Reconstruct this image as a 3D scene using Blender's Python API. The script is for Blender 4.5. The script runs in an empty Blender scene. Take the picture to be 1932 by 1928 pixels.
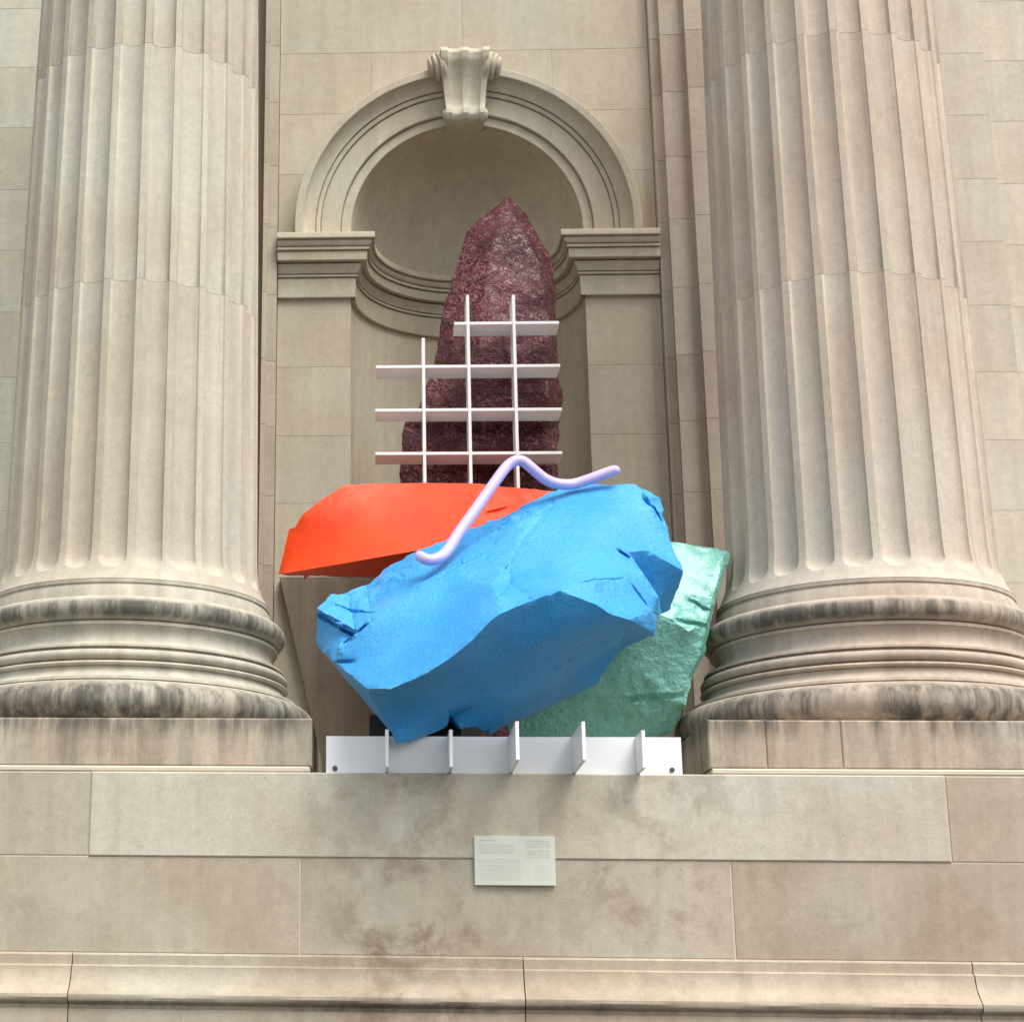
import bpy, bmesh, math, random
import numpy as np
from mathutils import Vector, Matrix, noise

random.seed(7)
SC = bpy.context.scene
COL = SC.collection

# ------------------------------------------------------------------ camera
cam_d = bpy.data.cameras.new("camera")
cam = bpy.data.objects.new("camera", cam_d); COL.objects.link(cam)
cam_d.sensor_fit = 'HORIZONTAL'; cam_d.sensor_width = 36.0
cam_d.lens = 36.0 * 3477.03 / 1932.0
cam_d.shift_x = (966.0 - 506.9) / 1932.0
cam_d.shift_y = (913.6 - 964.0) / 1932.0
cam_d.clip_start = 0.1; cam_d.clip_end = 2000
_yaw, _pit, _rol = 0.0615, 0.2834, 0.0131
f0 = Vector((-math.sin(_yaw), math.cos(_yaw), 0)); r0 = Vector((math.cos(_yaw), math.sin(_yaw), 0)); u0 = Vector((0, 0, 1))
fw = f0 * math.cos(_pit) + u0 * math.sin(_pit); u1 = u0 * math.cos(_pit) - f0 * math.sin(_pit)
rx = r0 * math.cos(_rol) + u1 * math.sin(_rol); up = u1 * math.cos(_rol) - r0 * math.sin(_rol)
M = Matrix((rx, up, -fw)).transposed().to_4x4()
M.translation = Vector((-0.7137, -13.5896, -3.9726))
cam.matrix_world = M
SC.camera = cam

# ------------------------------------------------------------------ sky, sun, exposure
SUN_DIR = Vector((0.44, -0.56, 1.22)).normalized()          # towards the sun
w = bpy.data.worlds.new("World"); SC.world = w; w.use_nodes = True
nt = w.node_tree; nt.nodes.clear()
sky = nt.nodes.new("ShaderNodeTexSky"); sky.sky_type = 'NISHITA'; sky.sun_disc = False
sky.sun_elevation = math.asin(SUN_DIR.z); sky.sun_rotation = math.atan2(SUN_DIR.x, SUN_DIR.y)
sky.air_density = 1.0; sky.dust_density = 1.5; sky.ozone_density = 1.0
hs = nt.nodes.new("ShaderNodeHueSaturation"); hs.inputs["Saturation"].default_value = 0.25
bg = nt.nodes.new("ShaderNodeBackground"); bg.inputs[1].default_value = 0.088
wo = nt.nodes.new("ShaderNodeOutputWorld")
nt.links.new(sky.outputs[0], hs.inputs["Color"]); nt.links.new(hs.outputs[0], bg.inputs[0]); nt.links.new(bg.outputs[0], wo.inputs[0])
sl = bpy.data.lights.new("sun", 'SUN'); sl.energy = 1.4; sl.angle = math.radians(35); sl.color = (1.0, 0.97, 0.925)
so = bpy.data.objects.new("sun", sl); COL.objects.link(so)
so.rotation_euler = SUN_DIR.to_track_quat('Z', 'Y').to_euler(); so.location = (8, -12, 14)
SC.view_settings.view_transform = 'Standard'; SC.view_settings.look = 'None'
SC.view_settings.exposure = 1.46; SC.view_settings.gamma = 1.0
SC.cycles.use_denoising = True
SC.cycles.max_bounces = 5; SC.cycles.diffuse_bounces = 3; SC.cycles.glossy_bounces = 2

# ------------------------------------------------------------------ materials
class NT:
    def __init__(s, name):
        s.m = bpy.data.materials.new(name); s.m.use_nodes = True
        s.t = s.m.node_tree; s.b = s.t.nodes["Principled BSDF"]
    def n(s, typ, **kw):
        x = s.t.nodes.new(typ)
        for k, v in kw.items(): setattr(x, k, v)
        return x
    def l(s, a, b): s.t.links.new(a, b)
    def put(s, sock, v):
        if hasattr(v, 'links') or hasattr(v, 'is_linked'): s.l(v, sock)
        else: sock.default_value = v
    def math(s, op, a, b=0.0, c=None, clamp=False):
        x = s.n("ShaderNodeMath", operation=op, use_clamp=clamp)
        s.put(x.inputs[0], a); s.put(x.inputs[1], b)
        if c is not None: s.put(x.inputs[2], c)
        return x.outputs[0]
    def rng(s, v, a, b, c=0.0, d=1.0, smooth=True):
        x = s.n("ShaderNodeMapRange", interpolation_type='SMOOTHSTEP' if smooth else 'LINEAR')
        s.put(x.inputs[0], v); x.inputs[1].default_value = a; x.inputs[2].default_value = b
        x.inputs[3].default_value = c; x.inputs[4].default_value = d
        return x.outputs[0]
    def mix(s, f, a, b, mode='MIX'):
        x = s.n("ShaderNodeMix", data_type='RGBA', blend_type=mode)
        s.put(x.inputs[0], f)
        for i, v in ((6, a), (7, b)):
            if isinstance(v, tuple): x.inputs[i].default_value = (*v[:3], 1)
            else: s.l(v, x.inputs[i])
        return x.outputs[2]
    def noise(s, vec, scale, detail=4, rough=0.55, dist=0.0):
        x = s.n("ShaderNodeTexNoise"); s.l(vec, x.inputs["Vector"])
        x.inputs["Scale"].default_value = scale; x.inputs["Detail"].default_value = detail
        x.inputs["Roughness"].default_value = rough; x.inputs["Distortion"].default_value = dist
        return x.outputs["Fac"]
    def vscale(s, vec, sc):
        x = s.n("ShaderNodeVectorMath", operation='MULTIPLY'); s.l(vec, x.inputs[0]); x.inputs[1].default_value = sc
        return x.outputs[0]
    def vadd(s, vec, v2):
        x = s.n("ShaderNodeVectorMath", operation='ADD'); s.l(vec, x.inputs[0]); s.put(x.inputs[1], v2)
        return x.outputs[0]
    def bump(s, h, strength, dist, prev=None):
        x = s.n("ShaderNodeBump"); x.inputs["Strength"].default_value = strength; x.inputs["Distance"].default_value = dist
        s.l(h, x.inputs["Height"])
        if prev: s.l(prev, x.inputs["Normal"])
        return x.outputs[0]

def stone(name, relief=False, A=(0.53, 0.475, 0.375), B=(0.48, 0.415, 0.315), G=(0.50, 0.485, 0.395), brown=0.0, soot_dark=(), rnd_amt=0.03, streak=0.07):
    """weathered limestone: two tans and a grey-green mixed by noise, run-off streaks, block to block tone, black crust patches"""
    k = NT(name)
    geo = k.n("ShaderNodeNewGeometry"); oi = k.n("ShaderNodeObjectInfo")
    pos = geo.outputs["Position"]
    off = k.n("ShaderNodeCombineXYZ")
    k.l(k.math('MULTIPLY', oi.outputs["Random"], 31.0), off.inputs[0]); k.l(k.math('MULTIPLY', oi.outputs["Random"], 17.0), off.inputs[2])
    p = k.vadd(pos, off.outputs[0])
    n1 = k.rng(k.noise(p, 1.1, 4, 0.6), 0.32, 0.68)
    c = k.mix(n1, A, B)
    n2 = k.rng(k.noise(k.vadd(p, (5.1, 2.2, 9.3)), 0.8, 2), 0.42, 0.66)
    c = k.mix(k.math('MULTIPLY', n2, 0.75), c, G)
    if brown:
        nb = k.rng(k.noise(pos, 3.4, 6, 0.66, 0.3), 0.42, 0.66)
        nb2 = k.rng(k.noise(pos, 0.75, 2, 0.5), 0.30, 0.62)
        sx = k.n("ShaderNodeSeparateXYZ"); k.l(pos, sx.inputs[0])
        nb2 = k.math('MULTIPLY', nb2, k.math('ADD', k.math('MULTIPLY', k.rng(k.math('ABSOLUTE', sx.outputs[0]), 0.7, 1.5, 1.0, 0.0), 1.0), 0.25))
        c = k.mix(k.math('MULTIPLY', k.math('MULTIPLY', nb, nb2), brown), c, (0.19, 0.125, 0.075))
    st = k.noise(k.vscale(p, (9.0, 9.0, 0.55)), 1.0, 3, 0.6)
    fi = k.noise(p, 95.0, 1, 0.7)
    me = k.noise(p, 16.0, 3, 0.65)
    val = k.math('MULTIPLY', k.rng(st, 0.3, 0.7, 1 - streak, 1 + streak, False), k.rng(fi, 0.3, 0.7, 0.93, 1.07, False))
    val = k.math('MULTIPLY', val, k.rng(me, 0.3, 0.7, 0.93, 1.07, False))
    val = k.math('MULTIPLY', val, k.rng(oi.outputs["Random"], 0, 1, 1 - rnd_amt, 1 + rnd_amt * 0.7, False))
    mul = k.n("ShaderNodeVectorMath", operation='SCALE'); k.l(c, mul.inputs[0]); k.l(val, mul.inputs["Scale"])
    c = mul.outputs[0]
    sxx = k.n("ShaderNodeSeparateXYZ"); k.l(pos, sxx.inputs[0])
    c = k.mix(k.rng(sxx.outputs[0], -2.5, 2.5, 0.0, 1.0, False), k.mix(1.0, c, (1.0, 1.02, 0.98), 'MULTIPLY'), k.mix(1.0, c, (1.0, 0.955, 0.93), 'MULTIPLY'))
    # tiny dark pits
    v = k.n("ShaderNodeTexVoronoi"); k.l(p, v.inputs["Vector"]); v.inputs["Scale"].default_value = 7.0
    pit = k.rng(v.outputs["Distance"], 0.018, 0.035, 0.6, 0.0)
    c = k.mix(pit, c, (0.12, 0.10, 0.07))
    sep = k.n("ShaderNodeSeparateXYZ"); k.l(pos, sep.inputs[0])
    for (z0, z1, z2, z3, amt, thr) in soot_dark:
        m = k.math('MULTIPLY', k.rng(sep.outputs[2], z0, z1), k.rng(sep.outputs[2], z2, z3, 1, 0))
        s1 = k.noise(k.vscale(pos, (13.0, 13.0, 1.6)), 1.0, 4, 0.7)
        s2 = k.noise(pos, 1.3, 4, 0.6)
        s = k.math('ADD', k.math('MULTIPLY', s1, 0.55), k.math('MULTIPLY', s2, 0.45))
        f = k.math('MULTIPLY', k.math('MULTIPLY', k.rng(s, thr - 0.04, thr + 0.20), m), amt)
        c = k.mix(f, c, (0.075, 0.07, 0.058))
    k.l(c, k.b.inputs["Base Color"])
    k.b.inputs["Roughness"].default_value = 0.9
    k.b.inputs["Specular IOR Level"].default_value = 0.25
    if relief: k.l(k.bump(k.noise(p, 40.0, 2, 0.7), 0.3, 0.003), k.b.inputs["Normal"])
    return k.m

def plain(name, col, rough=0.5, spec=0.5, var=0.06, bscale=40.0, bstr=0.1, bdist=0.002, metal=0.0):
    k = NT(name)
    geo = k.n("ShaderNodeNewGeometry")
    n = k.noise(geo.outputs["Position"], 6.0, 5)
    c = k.mix(n, tuple(min(1, x * (1 - var)) for x in col), tuple(min(1, x * (1 + var)) for x in col))
    k.l(c, k.b.inputs["Base Color"])
    k.b.inputs["Roughness"].default_value = rough; k.b.inputs["Specular IOR Level"].default_value = spec
    k.b.inputs["Metallic"].default_value = metal
    k.l(k.bump(k.noise(geo.outputs["Position"], bscale, 3), bstr, bdist), k.b.inputs["Normal"])
    return k.m

def rockpaint(name, col, col2, rough, groove=(3, 3, 14), gstr=0.35, gdist=0.012, fine=26.0, fstr=0.3, fdist=0.006, cmix=(0.35, 0.65), coat=0.0, patch=0.0):
    """brush-painted cast rock: tool grooves and crackle in relief, slight tone drift in the paint"""
    k = NT(name)
    geo = k.n("ShaderNodeNewGeometry"); pos = geo.outputs["Position"]
    c = k.mix(k.rng(k.noise(pos, 2.2, 5), *cmix), col, col2)
    fi = k.noise(pos, fine, 5, 0.65)
    c2 = k.n("ShaderNodeVectorMath", operation='SCALE'); k.l(c, c2.inputs[0]); k.l(k.rng(fi, 0.25, 0.75, 0.9, 1.08, False), c2.inputs["Scale"])
    k.l(c2.outputs[0], k.b.inputs["Base Color"])
    k.b.inputs["Roughness"].default_value = rough
    k.b.inputs["Coat Weight"].default_value = coat; k.b.inputs["Coat Roughness"].default_value = 0.25
    rot = k.n("ShaderNodeVectorRotate"); k.l(pos, rot.inputs[0]); rot.inputs["Axis"].default_value = (0, 1, 0); rot.inputs["Angle"].default_value = 0.45
    g = k.noise(k.vscale(rot.outputs[0], groove), 1.0, 5, 0.6, 0.3)
    pm = k.rng(k.noise(pos, 1.4, 2), 0.42, 0.62)
    b1 = k.bump(k.math('MULTIPLY', g, k.math('ADD', k.math('MULTIPLY', pm, 1 - patch), patch)), gstr, gdist)
    k.l(k.bump(fi, fstr, fdist, b1), k.b.inputs["Normal"])
    return k.m

M_WALL = stone("limestone_wall")
M_PIER = stone("limestone_pier", A=(0.50, 0.43, 0.35), B=(0.44, 0.37, 0.295), G=(0.47, 0.43, 0.355), streak=0.09)
M_OUT = stone("limestone_outer", A=(0.56, 0.52, 0.43), B=(0.51, 0.46, 0.37), G=(0.54, 0.53, 0.45))
M_COL = stone("limestone_shaft", A=(0.53, 0.465, 0.38), B=(0.47, 0.40, 0.32), G=(0.51, 0.48, 0.405), rnd_amt=0.04, streak=0.10)
M_BASE = stone("limestone_column_base", True, A=(0.49, 0.43, 0.35), B=(0.43, 0.36, 0.285), G=(0.46, 0.44, 0.375), rnd_amt=0.03, streak=0.16,
               soot_dark=((-1.74, -1.70, -1.64, -1.60, 0.90, 0.41), (-2.37, -2.36, -2.17, -2.10, 0.90, 0.41)))
M_PLINTH = stone("limestone_plinth", True, A=(0.47, 0.40, 0.315), B=(0.41, 0.33, 0.25), G=(0.44, 0.41, 0.34), streak=0.2,
                 soot_dark=((-2.50, -2.37, -2.30, -2.2, 0.75, 0.42), (-2.66, -2.64, -2.40, -2.33, 0.6, 0.52)))
M_SLAB = stone("limestone_pale_slab", True, A=(0.55, 0.51, 0.415), B=(0.49, 0.43, 0.335), G=(0.55, 0.55, 0.47), brown=0.45, rnd_amt=0.0)
M_POD = stone("limestone_podium", True, A=(0.48, 0.41, 0.325), B=(0.41, 0.335, 0.25), G=(0.46, 0.42, 0.335), brown=0.85, rnd_amt=0.06)
M_STR = stone("limestone_string_course", True, A=(0.46, 0.39, 0.305), B=(0.38, 0.305, 0.225), G=(0.45, 0.41, 0.33), brown=0.55, rnd_amt=0.06,
              soot_dark=((-3.93, -3.91, -3.88, -3.86, 0.6, 0.44),))  # dark patches on the underside of the roll and the groove below
M_NICHE = stone("limestone_niche", A=(0.57, 0.505, 0.395), B=(0.53, 0.455, 0.35), G=(0.54, 0.505, 0.405), rnd_amt=0.02)
M_SHADE = stone("wall_shade_brown", A=(0.24, 0.195, 0.15), B=(0.19, 0.15, 0.11), G=(0.22, 0.20, 0.16), rnd_amt=0.0, streak=0.15)  # wall stone darkened to brown, shade put into the colour
M_MORT = plain("lime_mortar", (0.62, 0.55, 0.43), 0.95, 0.2, 0.12, 60, 0.3)
M_JOINT = plain("stone_dust_joint", (0.44, 0.385, 0.305), 0.95, 0.2, 0.12, 60, 0.3)
M_GROUND = plain("asphalt_paving", (0.06, 0.058, 0.055), 0.85, 0.3, 0.15)
M_WHITE = plain("white_powder_coat", (0.86, 0.86, 0.85), 0.38, 0.5, 0.02, 30, 0.02)
M_STEEL = plain("dark_steel", (0.022, 0.021, 0.02), 0.6, 0.4, 0.2)
M_BOLT = plain("bolt_steel", (0.10, 0.10, 0.10), 0.4, 0.5, 0.1, metal=0.7)
M_LILAC = plain("lilac_gloss_paint", (0.56, 0.45, 0.74), 0.28, 0.6, 0.03, 12, 0.06, 0.004)
M_BLUE = rockpaint("sky_blue_paint", (0.028, 0.315, 0.71), (0.055, 0.37, 0.76), 0.36, (7, 7, 40), 0.7, 0.018, 48, 0.75, 0.012, patch=0.3)
M_RED = rockpaint("vermilion_paint", (0.78, 0.045, 0.006), (0.82, 0.062, 0.007), 0.42, (38, 38, 3), 0.5, 0.010, 70, 0.35, 0.005, patch=0.4)
M_GREEN = rockpaint("mint_green_paint", (0.22, 0.62, 0.52), (0.27, 0.67, 0.56), 0.3, (11, 11, 24), 0.8, 0.04, 22, 1.0, 0.035, coat=0.6, patch=0.6)

def maroon():
    """dark gloss paint over crumpled foil-like relief: creases catch the sky, paler lines in the colour stand for glints"""
    k = NT("maroon_crinkled_paint")
    geo = k.n("ShaderNodeNewGeometry"); pos = geo.outputs["Position"]
    rot = k.n("ShaderNodeVectorRotate"); k.l(pos, rot.inputs[0]); rot.inputs["Axis"].default_value = (0, 1, 0); rot.inputs["Angle"].default_value = -0.6
    p = k.vscale(rot.outputs[0], (1.0, 1.0, 1.6))
    n = k.noise(p, 10.0, 3, 0.6, 1.0)
    r1 = k.math('ABSOLUTE', k.math('SUBTRACT', n, 0.5))
    n2 = k.noise(k.vadd(p, (3.3, 1.7, 8.1)), 21.0, 2, 0.6, 0.8)
    r2 = k.math('ABSOLUTE', k.math('SUBTRACT', n2, 0.5))
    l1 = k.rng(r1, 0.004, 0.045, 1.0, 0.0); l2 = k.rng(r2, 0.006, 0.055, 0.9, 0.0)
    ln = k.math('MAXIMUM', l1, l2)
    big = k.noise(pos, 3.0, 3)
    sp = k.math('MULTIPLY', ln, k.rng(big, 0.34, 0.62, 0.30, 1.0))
    c = k.mix(sp, (0.080, 0.004, 0.012), (0.54, 0.22, 0.24))  # pale crease lines painted in as highlights
    k.l(c, k.b.inputs["Base Color"])
    k.b.inputs["Roughness"].default_value = 0.42
    k.l(k.bump(ln, 1.0, 0.03), k.b.inputs["Normal"])
    return k.m
M_MAROON = maroon()

def plaque_mat():
    k = NT("printed_label_panel")
    tc = k.n("ShaderNodeTexCoord"); sep = k.n("ShaderNodeSeparateXYZ"); k.l(tc.outputs["Object"], sep.inputs[0])
    x, z = sep.outputs[0], sep.outputs[2]
    def box(x0, x1, z0, z1):
        a = k.math('MULTIPLY', k.math('GREATER_THAN', x, x0), k.math('LESS_THAN', x, x1))
        b = k.math('MULTIPLY', k.math('GREATER_THAN', z, z0), k.math('LESS_THAN', z, z1))
        return k.math('MULTIPLY', a, b)
    line = k.math('GREATER_THAN', k.math('FRACT', k.math('MULTIPLY', z, 92.0)), 0.5)
    rag = k.math('GREATER_THAN', k.noise(k.vscale(tc.outputs["Object"], (160, 1, 90)), 1.0, 2), 0.43)
    txt = k.math('MULTIPLY', line, rag)
    f = None
    for (x0, x1, z0, z1, a) in ((-.19, -.09, .104, .112, .5), (-.19, -.005, .035, .088, .30), (-.19, .03, -.105, .015, .24), (.065, .19, .068, .108, .32), (.065, .19, .015, .055, .32), (.10, .19, -.105, -.02, .12)):
        b = k.math('MULTIPLY', box(x0, x1, z0, z1), a)
        f = b if f is None else k.math('ADD', f, b)
    c = k.mix(k.math('MULTIPLY', f, txt), (0.64, 0.66, 0.55), (0.12, 0.13, 0.11))
    k.l(c, k.b.inputs["Base Color"]); k.b.inputs["Roughness"].default_value = 0.45
    return k.m
M_PLAQUE = plaque_mat()

# ------------------------------------------------------------------ builders
def link(name, me, mat, parent=None, angle=None):
    o = bpy.data.objects.new(name, me); COL.objects.link(o)
    if mat: me.materials.append(mat)
    if parent: o.parent = parent
    if angle is not None:
        me.polygons.foreach_set("use_smooth", [True] * len(me.polygons)); me.set_sharp_from_angle(angle=math.radians(angle))
    return o

def mesh(name, verts, faces, mat, parent=None, angle=None, fix=True):
    me = bpy.data.meshes.new(name)
    me.from_pydata([tuple(v) for v in verts], [], faces)
    if fix:
        bm = bmesh.new(); bm.from_mesh(me); bmesh.ops.recalc_face_normals(bm, faces=bm.faces); bm.to_mesh(me); bm.free()
    me.update()
    return link(name, me, mat, parent, angle)

def thing(name, label, cat, loc=(0, 0, 0), group=None):
    o = bpy.data.objects.new(name, None); COL.objects.link(o); o.location = loc; o.empty_display_size = 0.2
    return tag(o, label, cat, group)

def tag(o, label, cat, group=None):
    o["label"] = label; o["category"] = cat
    if group: o["group"] = group
    return o

def at_parent(o, p):
    """keep world placement of geometry written in world coordinates under an empty that is not at the origin"""
    o.parent = p; o.matrix_parent_inverse = Matrix.Translation(-Vector(p.location))
    return o

def inset(poly, c):
    n = len(poly); a = sum(poly[i][0] * poly[(i + 1) % n][1] - poly[(i + 1) % n][0] * poly[i][1] for i in range(n))
    s = 1 if a > 0 else -1; out = []
    for i in range(n):
        p0, p1, p2 = Vector(poly[i - 1]), Vector(poly[i]), Vector(poly[(i + 1) % n])
        d1, d2 = (p1 - p0), (p2 - p1)
        if d1.length < 1e-6 or d2.length < 1e-6: out.append(tuple(p1)); continue
        d1.normalize(); d2.normalize()
        n1, n2 = Vector((-d1.y, d1.x)) * s, Vector((-d2.y, d2.x)) * s
        b = n1 + n2; L = b.dot(n1)
        out.append(tuple(p1 + b * (c / max(L, 0.3))))
    return out

def prism(name, poly, axis, a, b, mat, parent, c=0.0015, ends=(True, True)):
    """polygon extruded along an axis, with small chamfers at its ends. axis 'y': poly is (x,z); 'z': (x,y); 'x': (y,z)"""
    mp = {'y': lambda u, v, t: (u, t, v), 'z': lambda u, v, t: (u, v, t), 'x': lambda u, v, t: (t, u, v)}[axis]
    ins = inset(poly, c); n = len(poly); rings = []
    if ends[0]: rings.append([mp(u, v, a) for u, v in ins]); rings.append([mp(u, v, a + c) for u, v in poly])
    else: rings.append([mp(u, v, a) for u, v in poly])
    if ends[1]: rings.append([mp(u, v, b - c) for u, v in poly]); rings.append([mp(u, v, b) for u, v in ins])
    else: rings.append([mp(u, v, b) for u, v in poly])
    V = [p for r in rings for p in r]; Fc = [list(range(n)), list(range((len(rings) - 1) * n, len(rings) * n))]
    for r in range(len(rings) - 1):
        for i in range(n): Fc.append([r * n + i, r * n + (i + 1) % n, (r + 1) * n + (i + 1) % n, (r + 1) * n + i])
    o = mesh(name, V, Fc, mat)
    if parent: at_parent(o, parent)
    return o

def rect(u0, u1, v0, v1): return [(u0, v0), (u1, v0), (u1, v1), (u0, v1)]

def box(name, x0, x1, y0, y1, z0, z1, mat, parent=None, c=0.003):
    """box chamfered on all its edges"""
    bm = bmesh.new()
    vs = [bm.verts.new((x, y, z)) for x in (x0, x1) for y in (y0, y1) for z in (z0, z1)]
    for f in ((0, 1, 3, 2), (4, 6, 7, 5), (0, 4, 5, 1), (2, 3, 7, 6), (0, 2, 6, 4), (1, 5, 7, 3)): bm.faces.new([vs[i] for i in f])
    bmesh.ops.recalc_face_normals(bm, faces=bm.faces)
    if c: bmesh.ops.bevel(bm, geom=list(bm.edges), offset=c, segments=1, affect='EDGES')
    me = bpy.data.meshes.new(name); bm.to_mesh(me); bm.free()
    o = link(name, me, mat)
    if parent: at_parent(o, parent)
    return o

def sweep_paths(name, paths, mat, parent, angle=35, closed_ends=True):
    """skin a list of equal-length poly-lines (one per profile point) into a closed moulding"""
    n, m = len(paths), len(paths[0])
    V = [p for pa in paths for p in pa]; Fc = []
    for i in range(n):
        j = (i + 1) % n
        for q in range(m - 1): Fc.append([i * m + q, i * m + q + 1, j * m + q + 1, j * m + q])
    if closed_ends: Fc.append([i * m for i in range(n)]); Fc.append([i * m + m - 1 for i in range(n)])
    o = mesh(name, V, Fc, mat, None, angle)
    if parent: at_parent(o, parent)
    return o

G = 0.0009       # half joint
# ------------------------------------------------------------------ ground
gme = bpy.data.meshes.new("ground"); gme.from_pydata([(-400, -400, -5.6), (400, -400, -5.6), (400, 400, -5.6), (-400, 400, -5.6)], [], [(0, 1, 2, 3)])
go = link("ground", gme, M_GROUND); go["kind"] = "structure"

LEDGE = -2.658
ZTOP = 6.5
# ------------------------------------------------------------------ niche wall
WN, ZC, RO = 0.919, 2.085, 1.36
nw = thing("niche_wall", "pale stone wall with arched niche between the two fluted columns", "wall", (0, 0, LEDGE))
# backing seen only in the joints
def wall_with_hole(name, y, x0, x1, z0, z1, rm, mat, parent, zsill):
    N = 40; arc = [(rm * math.cos(math.pi * i / N), ZC + rm * math.sin(math.pi * i / N)) for i in range(N + 1)]
    V = []; Fc = []
    def add(pts):
        b = len(V); V.extend([(p[0], y, p[1]) for p in pts]); Fc.append(list(range(b, b + len(pts))))
    add([(x0, z0), (x1, z0), (x1, zsill), (x0, zsill)])
    add([(x0, zsill), (-rm, zsill), (-rm, ZC), (x0, ZC)]); add([(rm, zsill), (x1, zsill), (x1, ZC), (rm, ZC)])
    for i in range(N):
        a, b = arc[i], arc[i + 1]
        def out(p):
            t = math.atan2(p[1] - ZC, p[0]); return (max(x0, min(x1, p[0] * 1.6)), z1) if 0 < t < math.pi and False else None
        add([a, (a[0], z1), (b[0], z1), b])
    add([(rm, ZC), (x1, ZC), (x1, z1), (rm, z1)]); add([(x0, ZC), (-rm, ZC), (-rm, z1), (x0, z1)])
    me = bpy.data.meshes.new(name); me.from_pydata(V, [], Fc); o = link(name, me, mat); at_parent(o, parent); return o
SILL = -0.45
wall_with_hole("mortar_core", 0.003, -1.5, 1.5, LEDGE, ZTOP, WN + 0.02, M_JOINT, nw, SILL)
zs = [LEDGE, -2.37, -1.82, -1.27, -0.715, -0.162, 0.381, 0.945, 1.499, 2.085, 2.597, 3.133, 3.685, 4.24, 4.80, 5.36, 5.93, ZTOP]
RM = WN + 0.10
def xin(z):
    if z <= ZC: return WN
    d = RM * RM - (z - ZC) ** 2
    return math.sqrt(d) if d > 0 else 0.0
for i in range(len(zs) - 1):
    z0, z1 = zs[i] + G, zs[i + 1] - G
    if z1 <= SILL + 0.35:
        cuts = [-1.5, -0.35, 0.75, 1.5] if i % 2 else [-1.5, -0.8, 0.3, 1.5]
        for a, b in zip(cuts[:-1], cuts[1:]):
            prism("ashlar_block", rect(a + G, b - G, z0, z1), 'y', 0.0, 0.2, M_WALL, nw, ends=(True, False))
    elif zs[i] >= ZC + RM:
        cuts = [-1.5, 0.02, 1.5] if i % 2 == 0 else [-1.5, -0.75, 0.72, 1.5]
        if abs(zs[i] - 3.685) < .01: cuts = [-1.5, 0.0, 1.5]
        for a, b in zip(cuts[:-1], cuts[1:]):
            prism("ashlar_block", rect(a + G, b - G, z0, z1), 'y', 0.0, 0.2, M_WALL, nw, ends=(True, False))
    else:
        for s in (-1, 1):
            if zs[i] < ZC - 0.01:
                pl = [(s * WN, z0), (s * (1.5 - G), z0), (s * (1.5 - G), z1), (s * WN, z1)]
            else:
                K = 10; inner = [(s * max(xin(z0 + (z1 - z0) * q / K), 0.004), z0 + (z1 - z0) * q / K) for q in range(K + 1)]
                pl = [(s * (1.5 - G), z0), (s * (1.5 - G), z1)] + inner[::-1]
            if abs(zs[i] - 2.597) < .01 and s > 0:
                pass
            prism("ashlar_block", pl, 'y', 0.0, 0.2, M_WALL, nw, ends=(True, False))
# niche: half cylinder, half dome, floor
V = []; Fc = []; NA = 48
rows = [SILL, 0.1, 0.6, 1.2, 1.7, ZC]
for z in rows:
    for a in range(NA + 1):
        t = math.pi * a / NA; V.append((-WN * math.cos(t), WN * math.sin(t), z))
ND = 16
for r in range(1, ND + 1):
    e = math.pi / 2 * r / ND
    for a in range(NA + 1):
        t = math.pi * a / NA; V.append((-WN * math.cos(t) * math.cos(e), WN * math.sin(t) * math.cos(e), ZC + WN * math.sin(e)))
for r in range(len(rows) + ND - 1):
    for a in range(NA):
        i = r * (NA + 1) + a; Fc.append([i, i + 1, i + NA + 2, i + NA + 1])
Fc.append(list(range(NA + 1)))
o = mesh("niche_shell", V, Fc, M_NICHE, None, 40, fix=False); at_parent(o, nw)
# impost moulding running along the jambs and round the niche
prof = [(0.0, 2.062), (0.19, 2.008), (0.192, 2.004), (0.192, 1.962), (0.188, 1.958), (0.160, 1.958), (0.160, 1.950), (0.168, 1.946), (0.166, 1.932), (0.158, 1.916), (0.150, 1.908), (0.132, 1.907), (0.132, 1.900), (0.148, 1.898), (0.148, 1.878), (0.120, 1.876), (0.120, 1.869), (0.132, 1.867), (0.129, 1.799), (0.125, 1.795), (0.055, 1.795), (0.055, 1.788),
        (0.086, 1.782), (0.078, 1.762), (0.066, 1.735), (0.058, 1.712), (0.036, 1.710), (0.036, 1.704), (0.054, 1.702), (0.054, 1.686), (0.028, 1.683), (0.028, 1.677), (0.040, 1.675), (0.036, 1.520), (0.032, 1.515), (-0.04, 1.515), (-0.04, 2.062)]
paths = []
for p, z in prof:
    r = WN - p; pa = [(-1.496, -p, z), (-r, -p, z), (-r, 0.0, z)]
    for a in range(1, 40):
        t = math.pi * a / 40; pa.append((-r * math.cos(t), r * math.sin(t), z))
    pa += [(r, 0.0, z), (r, -p, z), (1.496, -p, z)]
    paths.append(pa)
sweep_paths("impost_moulding", paths, M_WALL, nw, 30)
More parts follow.
